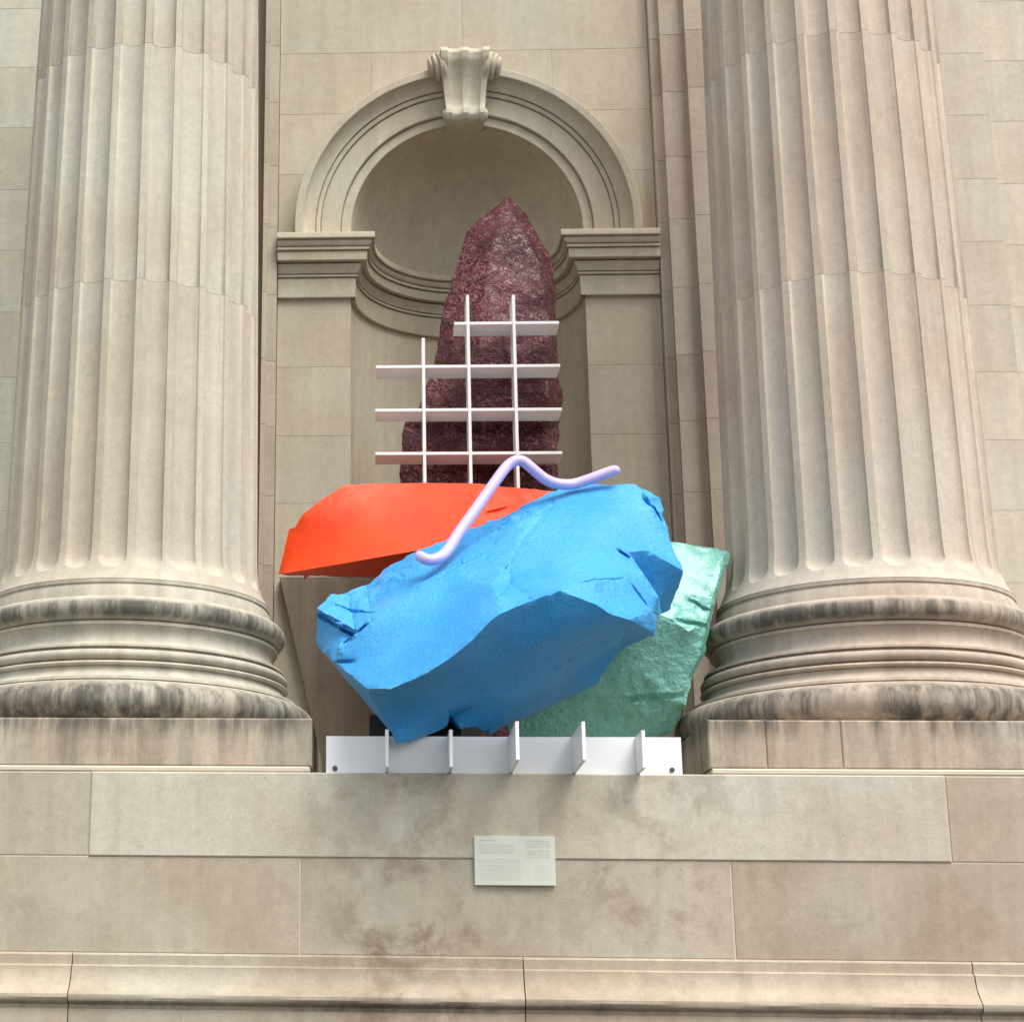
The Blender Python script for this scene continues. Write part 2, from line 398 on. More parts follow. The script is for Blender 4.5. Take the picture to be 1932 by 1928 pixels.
# archivolt rings of voussoirs, split under the keystone
aprof = [(WN - 0.001, 0.06), (WN - 0.001, -0.022), (WN + 0.004, -0.028), (0.992, -0.030), (0.994, -0.016), (1.0, -0.016), (1.002, -0.058), (1.007, -0.062), (1.152, -0.064), (1.154, -0.050), (1.160, -0.050), (1.162, -0.078), (1.168, -0.082), (1.192, -0.084),
         (1.194, -0.070), (1.200, -0.070), (1.203, -0.098), (1.225, -0.102), (1.255, -0.116), (1.280, -0.142), (1.292, -0.165), (1.294, -0.185), (1.300, -0.190), (RO - 0.006, -0.192), (RO, -0.186), (RO, 0.02)]
vous = [-0.07, 1.452]
for s in (-1, 1):
    for a, b in zip(vous[:-1], vous[1:]):
        paths = []
        for r, y in aprof:
            pa = []
            for q in range(41):
                t = a + 0.0015 + (b - a - 0.003) * q / 40
                pa.append((s * r * math.cos(t), y, ZC + 0.0 + r * math.sin(t)))
            paths.append(pa)
        sweep_paths("archivolt", paths, M_WALL, nw, 30)
# scrolled keystone
ks = thing("keystone_tmp", "", "")
path = [(3.545, -0.10), (3.565, -0.22), (3.55, -0.31), (3.50, -0.345), (3.44, -0.335), (3.38, -0.30), (3.30, -0.265), (3.22, -0.245), (3.14, -0.235), (3.08, -0.24), (3.03, -0.262), (2.99, -0.268), (2.955, -0.245), (2.94, -0.20), (2.945, -0.10), (2.96, 0.02)]
path2 = []
for i in range(len(path) - 1):
    for q in range(3):
        f = q / 3; path2.append((path[i][0] * (1 - f) + path[i + 1][0] * f, path[i][1] * (1 - f) + path[i + 1][1] * f))
path2.append(path[-1])
us = [-1, -0.98, -0.80, -0.74, -0.66, -0.52, -0.38, -0.24, -0.12, -0.06, 0.0, 0.06, 0.12, 0.24, 0.38, 0.52, 0.66, 0.74, 0.80, 0.98, 1]
V = []; Fc = []; nU = len(us)
for i, (z, y) in enumerate(path2):
    hw = 0.146 + (0.195 - 0.146) * max(0, min(1, (z - 2.95) / 0.58))
    i0, i1 = max(0, i - 1), min(len(path2) - 1, i + 1)
    tz, ty = path2[i1][0] - path2[i0][0], path2[i1][1] - path2[i0][1]; L = math.hypot(tz, ty) or 1
    nz, ny = -ty / L * -1, -tz / L * -1
    nz, ny = (ty / L, -tz / L) if (-tz / L) < 0 or True else (0, 0)
    env = min(1, i / 6) * min(1, (len(path2) - 1 - i) / 6)
    for u in us:
        au = abs(u); d = 0.0
        if 0.12 < au < 0.74: d = 0.030 * math.sqrt(max(0, 1 - ((au - 0.43) / 0.31) ** 2))
        elif au <= 0.12: d = 0.004
        # push along inward (towards wall) direction
        V.append((u * hw, y + d * env, z))
for i in range(len(path2) - 1):
    for j in range(nU - 1):
        a = i * nU + j; Fc.append([a, a + 1, a + nU + 1, a + nU])
# side walls to the wall plane
sb = len(V)
for i, (z, y) in enumerate(path2):
    hw = 0.146 + (0.195 - 0.146) * max(0, min(1, (z - 2.95) / 0.58))
    V.append((-hw, 0.03, z)); V.append((hw, 0.03, z))
for i in range(len(path2) - 1):
    Fc.append([i * nU, (i + 1) * nU, sb + 2 * (i + 1), sb + 2 * i]); Fc.append([i * nU + nU - 1, (i + 1) * nU + nU - 1, sb + 2 * (i + 1) + 1, sb + 2 * i + 1])
bpy.data.objects.remove(ks)
key = mesh("keystone", V, Fc, M_WALL, None, 40); at_parent(key, nw)
def volute(s, cy, cz, prof, tilt, name="scroll"):
    """snail-shell scroll on the side of the keystone: stepped coils narrowing outwards"""
    n = 28; V = []; Fc = []
    for x, r in prof:
        for q in range(n):
            t = 2 * math.pi * q / n; rr = r * (1 + 0.05 * math.sin(t + 30 * x)); V.append((s * (x + tilt * rr * math.cos(t)), cy + rr * math.sin(t), cz + rr * math.cos(t)))
    m = len(prof)
    for i in range(m - 1):
        for q in range(n): Fc.append([i * n + q, i * n + (q + 1) % n, (i + 1) * n + (q + 1) % n, (i + 1) * n + q])
    Fc.append(list(range(n))); Fc.append(list(range((m - 1) * n, m * n)))
    o = mesh(name, V, Fc, M_WALL, None, 35); o.parent = key
    return o
for s in (-1, 1):
    volute(s, -0.20, 3.420, [(0.150, 0.10), (0.170, 0.128), (0.198, 0.132), (0.207, 0.122), (0.209, 0.100), (0.216, 0.100), (0.222, 0.110), (0.240, 0.108), (0.249, 0.096), (0.251, 0.072), (0.258, 0.072), (0.264, 0.080), (0.279, 0.075), (0.289, 0.055), (0.294, 0.025)], 0.22)
    volute(s, -0.205, 2.995, [(0.120, 0.05), (0.146, 0.060), (0.158, 0.058), (0.161, 0.044), (0.166, 0.044), (0.174, 0.040), (0.180, 0.015)], 0.1)
# dark slab over the wall foot, splayed ends, its brown stands for the boulders' shade
o = prism("shade_slab", [(-1.016, LEDGE), (1.016, LEDGE), (1.455, -0.761), (-1.455, -0.761)], 'y', -0.10, -0.003, M_SHADE, nw, 0.004)
o["label"] = "darker brown slab with slanting ends below the niche, standing for shaded wall"

# ------------------------------------------------------------------ stepped piers behind the columns
zin = [LEDGE, -2.306, -1.761, -1.216, -0.671, -0.126, 0.43, 0.967, 1.521, 2.096, 2.633, 3.2, 3.712, 4.257, 4.802, 5.347, 5.892, ZTOP]
for s, lab in ((-1, "stepped stone pier in shade behind the left fluted column"), (1, "stepped stone pier with narrow reveals behind the right fluted column")):
    pr = thing("stone_pier", lab, "pier", (s * 2.2, -0.5, LEDGE), "stepped piers behind the columns")
    q0, q1 = (1.612, 1.70) if s < 0 else (1.735, 1.765)       # slot added beside the column to make a dark strip
    qd = 0.06 if s < 0 else -0.15
    plan = [(s * 1.503, 0.6), (s * 1.503, -0.09), (s * 1.575, -0.09), (s * 1.575, -0.155), (s * q0, -0.155), (s * q0, qd), (s * q1, qd), (s * q1, -0.225), (s * 3.0, -0.225), (s * 3.0, 0.6)]
    core = [(s * 1.508, 0.59), (s * 1.508, -0.085), (s * 1.580, -0.085), (s * 1.580, -0.150), (s * (q0 - 0.005), -0.150), (s * (q0 - 0.005), qd + 0.005), (s * (q1 + 0.005), qd + 0.005), (s * (q1 + 0.005), -0.220), (s * 2.99, -0.220), (s * 2.99, 0.59)]
    prism("mortar_core", core, 'z', LEDGE, ZTOP, M_JOINT, pr, 0.001)
    for a, b in zip(zin[:-1], zin[1:]):
        prism("ashlar_block", plan, 'z', a + G, b - G, M_PIER, pr, 0.002)

# ------------------------------------------------------------------ outer walls beyond the columns
zout = [LEDGE, -1.925, -1.38, -0.835, -0.29, 0.255, 0.792, 1.331, 1.856, 2.383, 2.93, 3.474, 4.019, 4.564, 5.109, 5.654, 6.199, ZTOP]
def course_wall(name, label, zl, cutsets, y, x0, x1, mat):
    t = thing(name, label, "wall", ((x0 + x1) / 2, y, LEDGE))
    box("mortar_core", x0 + 0.01, x1 - 0.01, y + 0.003, y + 0.5, LEDGE, ZTOP, M_JOINT, t, 0)
    for i, (a, b) in enumerate(zip(zl[:-1], zl[1:])):
        cs = [x0] + cutsets[i % len(cutsets)] + [x1]
        for u, v in zip(cs[:-1], cs[1:]):
            prism("ashlar_block", rect(u + G, v - G, a + G, b - G), 'y', y, y + 0.3, mat, t, ends=(True, False))
    return t
course_wall("ashlar_wall", "pale coursed stone wall strip just right of the right column", zout, [[], []], -0.2, 3.01, 4.105, M_OUT)
course_wall("ashlar_wall", "palest recessed stone wall at the far right edge, right of a vertical corner", [z + 0.12 if -2.6 < z < 6.4 else z for z in zout], [[5.2], [4.7]], 0.15, 4.11, 6.5, M_OUT)
course_wall("ashlar_wall", "pale coursed stone wall at the far left edge, left of the left column", [z + 0.02 if -2.6 < z < 6.4 else z for z in zout], [[-4.2], [-4.9]], -0.2, -6.5, -3.01, M_OUT)

# ------------------------------------------------------------------ podium
pod = thing("podium_wall", "long stone podium wall below the columns carrying the small label panel", "wall", (0, -3.4, -5.6))
YS = -3.435
box("mortar_core", -6.5, 6.5, YS + 0.0085, -0.02, -5.6, LEDGE - 0.004, M_MORT, pod, 0)
for a, b, mt in ((-6.5, -2.30, M_POD), (-2.30, 2.325, M_SLAB), (2.325, 6.5, M_POD)):
    yy = YS - 0.004 if mt is M_SLAB else YS + 0.004
    o = prism("podium_block", rect(a + G, b - G, -3.118 + G, LEDGE), 'y', yy, YS + 0.5, mt, pod, 0.007, ends=(True, False))
    if mt is M_SLAB: o["label"] = "long pale slab under the white bracket"
for a, b in ((-6.5, -3.45), (-3.45, -1.14), (-1.14, 1.163), (1.163, 3.46), (3.46, 6.5)):
    prism("podium_block", rect(a + 0.004, b - 0.004, -3.626 + G, -3.118 - G), 'y', YS + 0.004, YS + 0.5, M_POD, pod, 0.003, ends=(True, False))
sprof = [(0.3, -3.628), (-0.010, -3.629), (-0.022, -3.640), (-0.022, -3.690), (-0.030, -3.694), (-0.046, -3.699), (-0.046, -3.706), (-0.050, -3.73), (-0.060, -3.76), (-0.078, -3.79), (-0.100, -3.812), (-0.122, -3.828), (-0.136, -3.845),
         (-0.138, -3.862), (-0.130, -3.878), (-0.112, -3.890), (-0.09, -3.896), (-0.088, -3.914), (-0.098, -3.918), (-0.104, -4.02), (-0.104, -4.28), (0.3, -4.28)]
for a, b in ((-6.5, -2.36), (-2.36, 0.045), (0.045, 2.375), (2.375, 6.5)):
    nseg = 24
    paths = [[(a + 0.003 + (b - a - 0.006) * q / nseg, YS + y + 0.0025 * noise.noise(Vector((a + (b - a) * q / nseg * 3, y * 40, z * 30))), z + 0.0018 * noise.noise(Vector((a + (b - a) * q / nseg * 4, z * 9, 3)))) for q in range(nseg + 1)] for y, z in sprof]
    sweep_paths("string_course_block", paths, M_STR, pod, 30)
for a, b in ((-6.5, -1.6), (-1.6, 1.7), (1.7, 6.5)):
    for z0, z1 in ((-4.95, -4.283), (-5.6, -4.956)):
        prism("podium_block", rect(a + G, b - G, z0, z1), 'y', YS - 0.09, YS + 0.4, M_POD, pod, 0.006, ends=(True, False))

# ------------------------------------------------------------------ fluted columns
def rshaft(z):
    f = (z + 1.2) / 8.0
    return 0.808 - 0.010 * (z + 1.2) - 0.0006 * (z + 1.2) ** 2
US = [-1, -0.985, -0.93, -0.82, -0.65, -0.4, -0.13, 0.13, 0.4, 0.65, 0.82, 0.93, 0.985, 1]
HWF = 0.79 * math.radians(7.5)
def drum_mesh(z0, z1, bottom):
    zl = [z0, z0 + 0.002]
    if bottom:
        zl = [z0]
        zf = z0 + 0.078                      # foot of the flutes
        zl += [z0 + 0.014, z0 + 0.04, z0 + 0.06] + [zf + 0.085 * (1 - math.cos(q / 14 * math.pi / 2)) for q in range(15)] + [zf + 0.12, zf + 0.2, zf + 0.35, zf + 0.8]
    else: zf = None; zl += [z0 + 0.4]
    zl += [z1 - 0.002, z1]
    V = []; Fc = []; ring = 24 * (len(US))
    for z in zl:
        r = rshaft(z)
        if bottom and z < z0 + 0.36:
            e = 1 - (z - z0) / 0.36; r += 0.078 * e ** 3.2
        if (not bottom and z == z0) or z == z1: r -= 0.0022
        for k in range(24):
            t0 = math.radians(-90 + 15 * k)
            for u in US:
                d = 0.0; q = 1 - u * u
                if zf is not None:
                    hh = (z - zf) / 0.085
                    if hh < 1: q -= (1 - max(hh, 0)) ** 2 if hh > 0 else 9
                if q > 0: d = 0.046 * math.sqrt(q)
                t = t0 + u * HWF
                V.append(((r - d) * math.cos(t), (r - d) * math.sin(t), z))
    for i in range(len(zl) - 1):
        for j in range(ring): Fc.append([i * ring + j, i * ring + (j + 1) % ring, (i + 1) * ring + (j + 1) % ring, (i + 1) * ring + j])
    Fc.append(list(range(ring))); Fc.append(list(range((len(zl) - 1) * ring, len(zl) * ring)))
    me = bpy.data.meshes.new("shaft_drum"); me.from_pydata(V, [], Fc)
    bm = bmesh.new(); bm.from_mesh(me); bmesh.ops.recalc_face_normals(bm, faces=bm.faces); bm.to_mesh(me); bm.free()
    me.materials.append(M_COL)
    me.polygons.foreach_set("use_smooth", [True] * len(me.polygons)); me.set_sharp_from_angle(angle=math.radians(34))
    return me
def arc(c_r, c_z, hr, hz, a0, a1, n):
    return [(c_r + hr * math.cos(math.radians(a0 + (a1 - a0) * i / n)), c_z + hz * math.sin(math.radians(a0 + (a1 - a0) * i / n))) for i in range(n + 1)]
bprof = [(0.5, -1.474), (0.884, -1.474), (0.889, -1.479), (0.889, -1.497), (0.880, -1.502), (0.884, -1.512), (0.897, -1.535), (0.903, -1.584), (0.915, -1.588)]
bprof += arc(0.912, -1.662, 0.079, 0.074, 80, -90, 14) + [(0.935, -1.738), (0.944, -1.742), (0.944, -1.760), (0.932, -1.764)]
bprof += [(0.918, -1.785), (0.911, -1.815), (0.918, -1.845), (0.938, -1.868), (0.968, -1.882), (0.985, -1.886), (0.987, -1.899), (0.962, -1.903), (0.962, -1.914)]
bprof += arc(0.972, -1.946, 0.037, 0.031, 90, -90, 8) + [(0.968, -1.980)] + arc(0.978, -1.999, 0.034, 0.016, 90, -90, 6)
bprof += [(0.985, -2.018), (0.99, -2.04), (1.005, -2.062), (1.03, -2.078), (1.068, -2.088), (1.072, -2.104), (1.06, -2.108)]
bprof += arc(1.045, -2.230, 0.135, 0.121, 88, -90, 16) + [(0.5, -2.352)]
def base_mesh():
    n = 128; V = []; Fc = []
    for r, z in bprof:
        for k in range(n): t = 2 * math.pi * k / n; V.append((r * math.cos(t), r * math.sin(t), z))
    m = len(bprof)
    for i in range(m - 1):
        for k in range(n): Fc.append([i * n + k, i * n + (k + 1) % n, (i + 1) * n + (k + 1) % n, (i + 1) * n + k])
    Fc.append(list(range(n))); Fc.append(list(range((m - 1) * n, m * n)))
    me = bpy.data.meshes.new("moulded_base"); me.from_pydata(V, [], Fc)
    bm = bmesh.new(); bm.from_mesh(me); bmesh.ops.recalc_face_normals(bm, faces=bm.faces); bm.to_mesh(me); bm.free()
    me.materials.append(M_BASE)
    me.polygons.foreach_set("use_smooth", [True] * len(me.polygons)); me.set_sharp_from_angle(angle=math.radians(32))
    return me
drums = [drum_mesh(-1.474, 0.468, True), drum_mesh(0.468, 2.125, False), drum_mesh(2.125, 3.78, False), drum_mesh(3.78, 5.4, False)]
bmesh_base = base_mesh()
AX, AY = 2.2913, -2.1873
for s, lab, cuts in ((-1, "tall fluted stone column on the left, beside the red boulder", [-3.5, -1.0813]), (1, "tall fluted stone column on the right, beside the mint green boulder", [1.0813, 1.393, 1.80, 3.5])):
    c = thing("fluted_column", lab, "column", (s * AX, AY, LEDGE), "fluted columns flanking the niche")
    for me in drums:
        o = bpy.data.objects.new("shaft_drum", me); COL.objects.link(o); o.parent = c; o.location = (0, 0, -LEDGE)
    o = bpy.data.objects.new("moulded_base", bmesh_base); COL.objects.link(o); o.parent = c; o.location = (0, 0, -LEDGE)
    box("mortar_bed", s * AX - 1.20, s * AX + 1.20, AY - 1.240, AY + 1.2, LEDGE + 0.001, -2.624, M_MORT, c, 0.008)
    for a, b in zip(cuts[:-1], cuts[1:]):
        prism("plinth_block", rect(a + G * .5, b - G * .5, -2.622, -2.3565), 'y', -3.4154 + (0.003 if a == 1.393 else 0), -0.967, M_PLINTH, c, 0.008)

# ------------------------------------------------------------------ white bracket on the ledge
br = thing("wall_bracket", "white steel bracket plate with five upright fins on the ledge under the boulders", "bracket", (-0.03, -3.4, LEDGE))
box("back_plate", -1.004, 0.938, -3.40, -3.37, LEDGE + 0.001, -2.452, M_WHITE, br, 0.002)
for (px0, Yf) in ((-0.6691, -3.66), (-0.3260, -3.66), (0.0069, -3.95), (0.3501, -3.95), (0.6977, -3.66)):
    box("fin", px0 - 0.0095, px0 + 0.0095, Yf, -3.4015, LEDGE + 0.003, -2.4535, M_WHITE, br, 0.002)
for bx in (-0.9546, 0.8817):
    N = 10; V = []; 
    for y, r in ((-3.399, 0.014), (-3.412, 0.014), (-3.416, 0.010)):
        for q in range(N): t = 2 * math.pi * q / N; V.append((bx + r * math.cos(t), y, -2.6303 + r * math.sin(t)))
    Fc = [list(range(2 * N, 3 * N))] + [[i * N + q, i * N + (q + 1) % N, (i + 1) * N + (q + 1) % N, (i + 1) * N + q] for i in range(2) for q in range(N)] + [list(range(N))]
    at_parent(mesh("bolt", V, Fc, M_BOLT), br)

# dark steel carriers added behind the boulders; the low box fills the dark gap
st = thing("steel_support", "added dark steel support box filling the dark gap low behind the blue boulder", "support", (-0.4, -3.0, LEDGE))
box("foot_box", -0.7657, -0.2495, -3.18, -2.75, LEDGE + 0.001, -2.2969, M_STEEL, st, 0.004)
box("post", -0.4504, -0.0724, -1.80, -1.45, LEDGE + 0.001, -1.1906 + 0.01, M_STEEL, st, 0.004)

# ------------------------------------------------------------------ boulders
def rock(name, V, faces, outline, back_y, shrink, mat, L, amp, nscale, fans=(), label="", cat="boulder", chip=0.016, angle=28, loc=None, rough=(), cracks=()):
    """closed faceted boulder: front facets, a set-back rear, split to small triangles and roughened"""
    bm = bmesh.new(); vs = {k: bm.verts.new(p) for k, p in V.items()}
    reg = 0
    for f in faces: reg += 1; bm.faces.new([vs[k] for k in f]).material_index = reg
    for ctr, loop in fans:
        reg += 1
        for a, b in zip(loop, loop[1:] + loop[:1]): bm.faces.new([vs[ctr], vs[a], vs[b]]).material_index = reg
    ctr = sum((Vector(V[k]) for k in outline), Vector()) / len(outline)
    bk = []
    for k in outline:
        p = Vector(V[k]); q = ctr + (p - ctr) * shrink; q.y = back_y + 0.06 * noise.noise(p * 3); bk.append(bm.verts.new(q))
    n = len(outline); reg += 1
    for i in range(n): bm.faces.new([vs[outline[i]], vs[outline[(i + 1) % n]], bk[(i + 1) % n], bk[i]]).material_index = reg
    bm.faces.new(bk).material_index = reg + 1
    bmesh.ops.triangulate(bm, faces=bm.faces[:])
    bmesh.ops.recalc_face_normals(bm, faces=bm.faces)
    CR = [(np.array((c0[0], c0[2])), np.array((c1[0], c1[2])), wd, dp) for (c0, c1, wd, dp) in cracks]
    def cdv(P):
        """distance to the nearest crack (in crack half-widths) and its depth, for an array of points"""
        best = np.full(len(P), 9.0); dep = np.zeros(len(P)); q = P[:, [0, 2]]
        for a, b, wd, dp in CR:
            ab = b - a; t = np.clip(((q - a) @ ab) / max(ab @ ab, 1e-9), 0, 1)
            dd = np.linalg.norm(q - a - t[:, None] * ab, axis=1) / wd; m = dd < best
            best[m] = dd[m]; dep[m] = (dp * (1 - 0.7 * np.abs(2 * t - 1) ** 3))[m]
        best[P[:, 1] > ymid + 0.25] = 9.0
        return best, dep
    ymid = sum(V[k][1] for k in outline) / len(outline)
    for it in range(9):
        es = list(bm.edges); ln = np.array([e.calc_length() for e in es]); need = ln > L
        if CR:
            mid = np.array([(e.verts[0].co + e.verts[1].co) / 2 for e in es]); need |= (ln > 0.010) & (cdv(mid)[0] < 2.0)
        ed = [e for e, f in zip(es, need) if f]
        if not ed: break
        bmesh.ops.subdivide_edges(bm, edges=ed, cuts=1); bmesh.ops.triangulate(bm, faces=[f for f in bm.faces if len(f.verts) > 3])
    # relax the inside of every facet so that it is one even plane or swell; facet borders keep their line
    bm.verts.index_update(); bm.verts.ensure_lookup_table()
    co = np.array([v.co for v in bm.verts]); ev = np.array([(e.verts[0].index, e.verts[1].index) for e in bm.edges])
    inner = np.array([len({f.material_index for f in v.link_faces}) == 1 for v in bm.verts])
    deg = np.bincount(ev.ravel(), minlength=len(co)).astype(float)[:, None]
    for it in range(80):
        acc = np.zeros_like(co); np.add.at(acc, ev[:, 0], co[ev[:, 1]]); np.add.at(acc, ev[:, 1], co[ev[:, 0]])
        co[inner] = (acc / deg)[inner]
    for v, c in zip(bm.verts, co): v.co = c
    for e in bm.edges:
        if len(e.link_faces) == 2 and e.link_faces[0].material_index != e.link_faces[1].material_index and e.calc_face_angle(0) > 0.10: e.smooth = False
    for f in bm.faces: f.material_index = 0; f.smooth = True
    bm.normal_update()
    bm.verts.index_update(); CD, CP = cdv(np.array([v.co for v in bm.verts]))
    off = []
    for v in bm.verts:
        p = v.co; a = amp
        for (c, rad, m) in rough:
            d = (Vector(c) - p).length
            if d < rad: a = max(a, m * (1 - d / rad) ** 0.5)
        h = noise.noise(p * nscale) + 0.5 * noise.noise(p * nscale * 2.3) + 0.25 * noise.noise(p * nscale * 5.1)
        if not inner[v.index]: h -= chip / a * max(0.0, noise.noise(p * 23.0) + 0.15)
        dd, dp = CD[v.index], CP[v.index]
        o = v.normal * (a * h)
        if dd < 1: o = o + Vector((0.0, 1.0, 0.12)) * (dp * (1 - dd * dd))
        off.append(o)
    for v, o in zip(bm.verts, off): v.co += o
    me = bpy.data.meshes.new(name)
    base = Vector((ctr.x, ctr.y, min(v.co.z for v in bm.verts)))
    for v in bm.verts: v.co -= base
    bm.to_mesh(me); bm.free()
    o = link(name, me, mat); o.location = base
    return tag(o, label, cat)

B = dict(a=(-1.064, -3.250, -1.696), b=(-0.995, -3.100, -1.580), c=(-0.895, -3.000, -1.545), d=(-0.783, -2.950, -1.492), e=(-0.664, -2.900, -1.364), f=(-0.468, -2.900, -1.263), g=(-0.265, -2.900, -1.186), h=(-0.103, -2.900, -1.111), i=(0.037, -2.900, -1.052), j=(0.214, -2.880, -0.958), k=(0.329, -2.850, -0.887), l=(0.520, -2.850, -0.848), m=(0.832, -2.900, -0.861), n=(0.977, -2.850, -0.939), o=(0.999, -2.900, -1.127), p=(0.998, -3.000, -1.221), q=(1.054, -3.100, -1.447), r=(1.035, -3.000, -1.518), s=(1.004, -2.850, -1.617), s2=(0.952, -2.900, -1.650),
    t=(0.857, -3.300, -1.747), t2=(0.846, -3.300, -1.859), v0=(0.646, -3.250, -1.931), v=(0.516, -3.150, -2.122), w=(0.292, -3.150, -2.226), x=(0.011, -3.200, -2.364), y=(-0.094, -3.250, -2.422), z=(-0.189, -3.350, -2.388), aa=(-0.270, -3.380, -2.410), ab=(-0.321, -3.380, -2.346), ac=(-0.337, -3.380, -2.399), ad=(-0.550, -3.500, -2.502), ae=(-0.614, -3.520, -2.511), af=(-0.660, -3.480, -2.427), ag=(-0.868, -3.350, -2.161), ah=(-1.025, -3.200, -1.951), ai=(-1.072, -3.150, -1.892), a2=(-1.065, -3.200, -1.706),
    R0=(-0.773, -3.840, -2.267), R1=(-0.653, -3.990, -2.293), R2=(-0.476, -4.060, -2.230), R3=(-0.350, -4.090, -2.154), R4=(-0.234, -4.110, -2.065), R5=(-0.133, -4.110, -1.958), R6=(-0.081, -4.090, -1.912), R7=(0.099, -4.040, -1.827), R8=(0.244, -4.040, -1.776), R9=(0.433, -3.990, -1.839), R10=(0.507, -3.960, -1.881), R11=(0.621, -3.890, -1.900), R12=(0.793, -3.500, -1.766),
    L1=(-0.932, -3.450, -1.966), L2=(-0.949, -3.450, -2.053), Lc=(-0.839, -3.500, -1.889), Lb=(-0.951, -3.400, -1.811), Lb2=(-0.953, -3.300, -1.811), Lc2=(-0.849, -3.400, -1.887),
    U1=(-0.753, -3.520, -1.830), U2=(-0.486, -3.460, -1.629), U3=(-0.239, -3.360, -1.455), U4=(-0.055, -3.280, -1.339), U5=(0.123, -3.180, -1.170), U6=(0.328, -3.000, -1.009),
    A1=(-0.211, -3.600, -1.626), A2=(-0.105, -3.770, -1.681), A3=(-0.077, -3.940, -1.784), B1=(0.127, -3.300, -1.281), B2=(0.024, -3.500, -1.487), B3=(0.008, -3.680, -1.651),
    E0=(0.453, -3.860, -1.693), E1=(0.679, -3.520, -1.575), M2=(0.819, -3.270, -1.363), M3=(0.708, -3.330, -1.390), M4=(0.770, -3.420, -1.530), M5=(0.858, -3.400, -1.674), M4b=(0.808, -3.200, -1.483), M5b=(0.914, -3.050, -1.602), N1=(0.856, -2.970, -0.957), N2=(0.917, -3.020, -1.104),
    P1=(-0.465, -3.720, -1.911), P3=(0.473, -3.430, -1.316), PD=(-0.244, -3.800, -2.187), PE=(0.122, -3.420, -2.245), PR=(0.513, -3.720, -1.735),
    W2=(0.257, -3.580, -2.108), W3=(-0.176, -3.520, -2.297))
rock("boulder", B,
     [['b','a','Lb'],['b','Lb','c'],['c','Lb','Lc'],['c','Lc','U1'],['c','U1','d'],['d','U1','U2','e'],['e','U2','f'],['f','U2','U3','g'],['g','U3','U4','h'],['h','U4','i'],['i','U4','U5','j'],['j','U5','U6','k'],
      ['U3','A1','U4'],['U4','A1','A2','B2','B1'],['U4','B1','U5'],['U5','B1','U6'],['A2','A3','B3','B2'],['A3','R6','R7','B3'],
      ['E1','R12','t','M5','M4','M3'],['R12','t2','t'],['R11','t2','R12'],['R11','v0','t2'],
      ['m','N1','n'],['N1','N2','o','n'],['N2','p','o'],
      ['M3','M2','q','r','s','s2','M5b','M4b'],['M3','M4b','M4'],['M4','M4b','M5b','M5'],['M5','M5b','s2','t'],
      ['a','a2','Lb2','Lb'],['Lb','Lb2','Lc2','Lc'],['a2','ai','L2','L1','Lc2','Lb2'],['Lc','Lc2','L1'],['ai','ah','ag','af','R0','L2']],
     ['a','b','c','d','e','f','g','h','i','j','k','l','m','n','o','p','q','r','s','s2','t','t2','v0','v','w','x','y','z','aa','ab','ac','ad','ae','af','ag','ah','ai','a2'],
     -2.66, 0.82, M_BLUE, 0.036, 0.0035, 9.0,
     fans=[('P1', ['Lc','L1','L2','R0','R1','R2','R3','R4','R5','R6','A3','A2','A1','U3','U2','U1']),
           ('P3', ['U6','B1','B2','B3','R7','R8','E0','E1','M3','M2','q','p','N2','N1','m','l','k']),
           ('PR', ['R8','R9','R10','R11','R12','E1','E0']),
           ('PD', ['R0','af','ae','ad','ac','ab','W3','W2','R11','R10','R9','R8','R7','R6','R5','R4','R3','R2','R1']),
           ('PE', ['R11','W2','W3','ab','aa','z','y','x','w','v','v0'])],
     label="large sky blue faceted boulder in front, resting on the white bracket",
     rough=[((-0.847, -3.100, -1.593), 0.26, 0.035), ((-0.569, -3.100, -1.467), 0.24, 0.026), ((-0.192, -3.000, -1.241), 0.25, 0.02), ((0.092, -3.000, -1.106), 0.22, 0.024), ((0.538, -3.750, -1.733), 0.17, 0.016), ((0.955, -2.950, -1.030), 0.16, 0.03), ((-0.933, -3.400, -1.966), 0.13, 0.022)],
     cracks=[((-1.062, -3.300, -1.725), (-0.934, -3.350, -1.813), 0.014, 0.06), ((-0.918, -3.400, -1.832), (-0.834, -3.450, -1.891), 0.016, 0.07), ((-0.834, -3.450, -1.891), (-0.778, -3.450, -1.843), 0.012, 0.05), ((-0.949, -3.450, -2.047), (-0.848, -3.500, -2.063), 0.013, 0.05), ((-0.983, -3.200, -1.666), (-0.739, -3.300, -1.765), 0.012, 0.03), ((-0.902, -3.450, -1.945), (-0.861, -3.450, -1.915), 0.022, 0.05),
             ((-0.573, -3.300, -1.623), (-0.243, -3.250, -1.437), 0.012, 0.018), ((0.646, -3.350, -1.389), (0.710, -3.350, -1.433), 0.015, 0.05), ((0.334, -3.800, -1.715), (0.647, -3.600, -1.603), 0.010, 0.022), ((0.681, -3.600, -1.621), (0.787, -3.500, -1.754), 0.010, 0.02), ((-0.328, -3.400, -2.343), (-0.271, -3.400, -2.419), 0.016, 0.08), ((-0.197, -3.100, -1.292), (0.182, -3.050, -1.081), 0.012, 0.02), ((0.868, -2.950, -0.958), (0.967, -2.950, -1.111), 0.022, 0.06)])

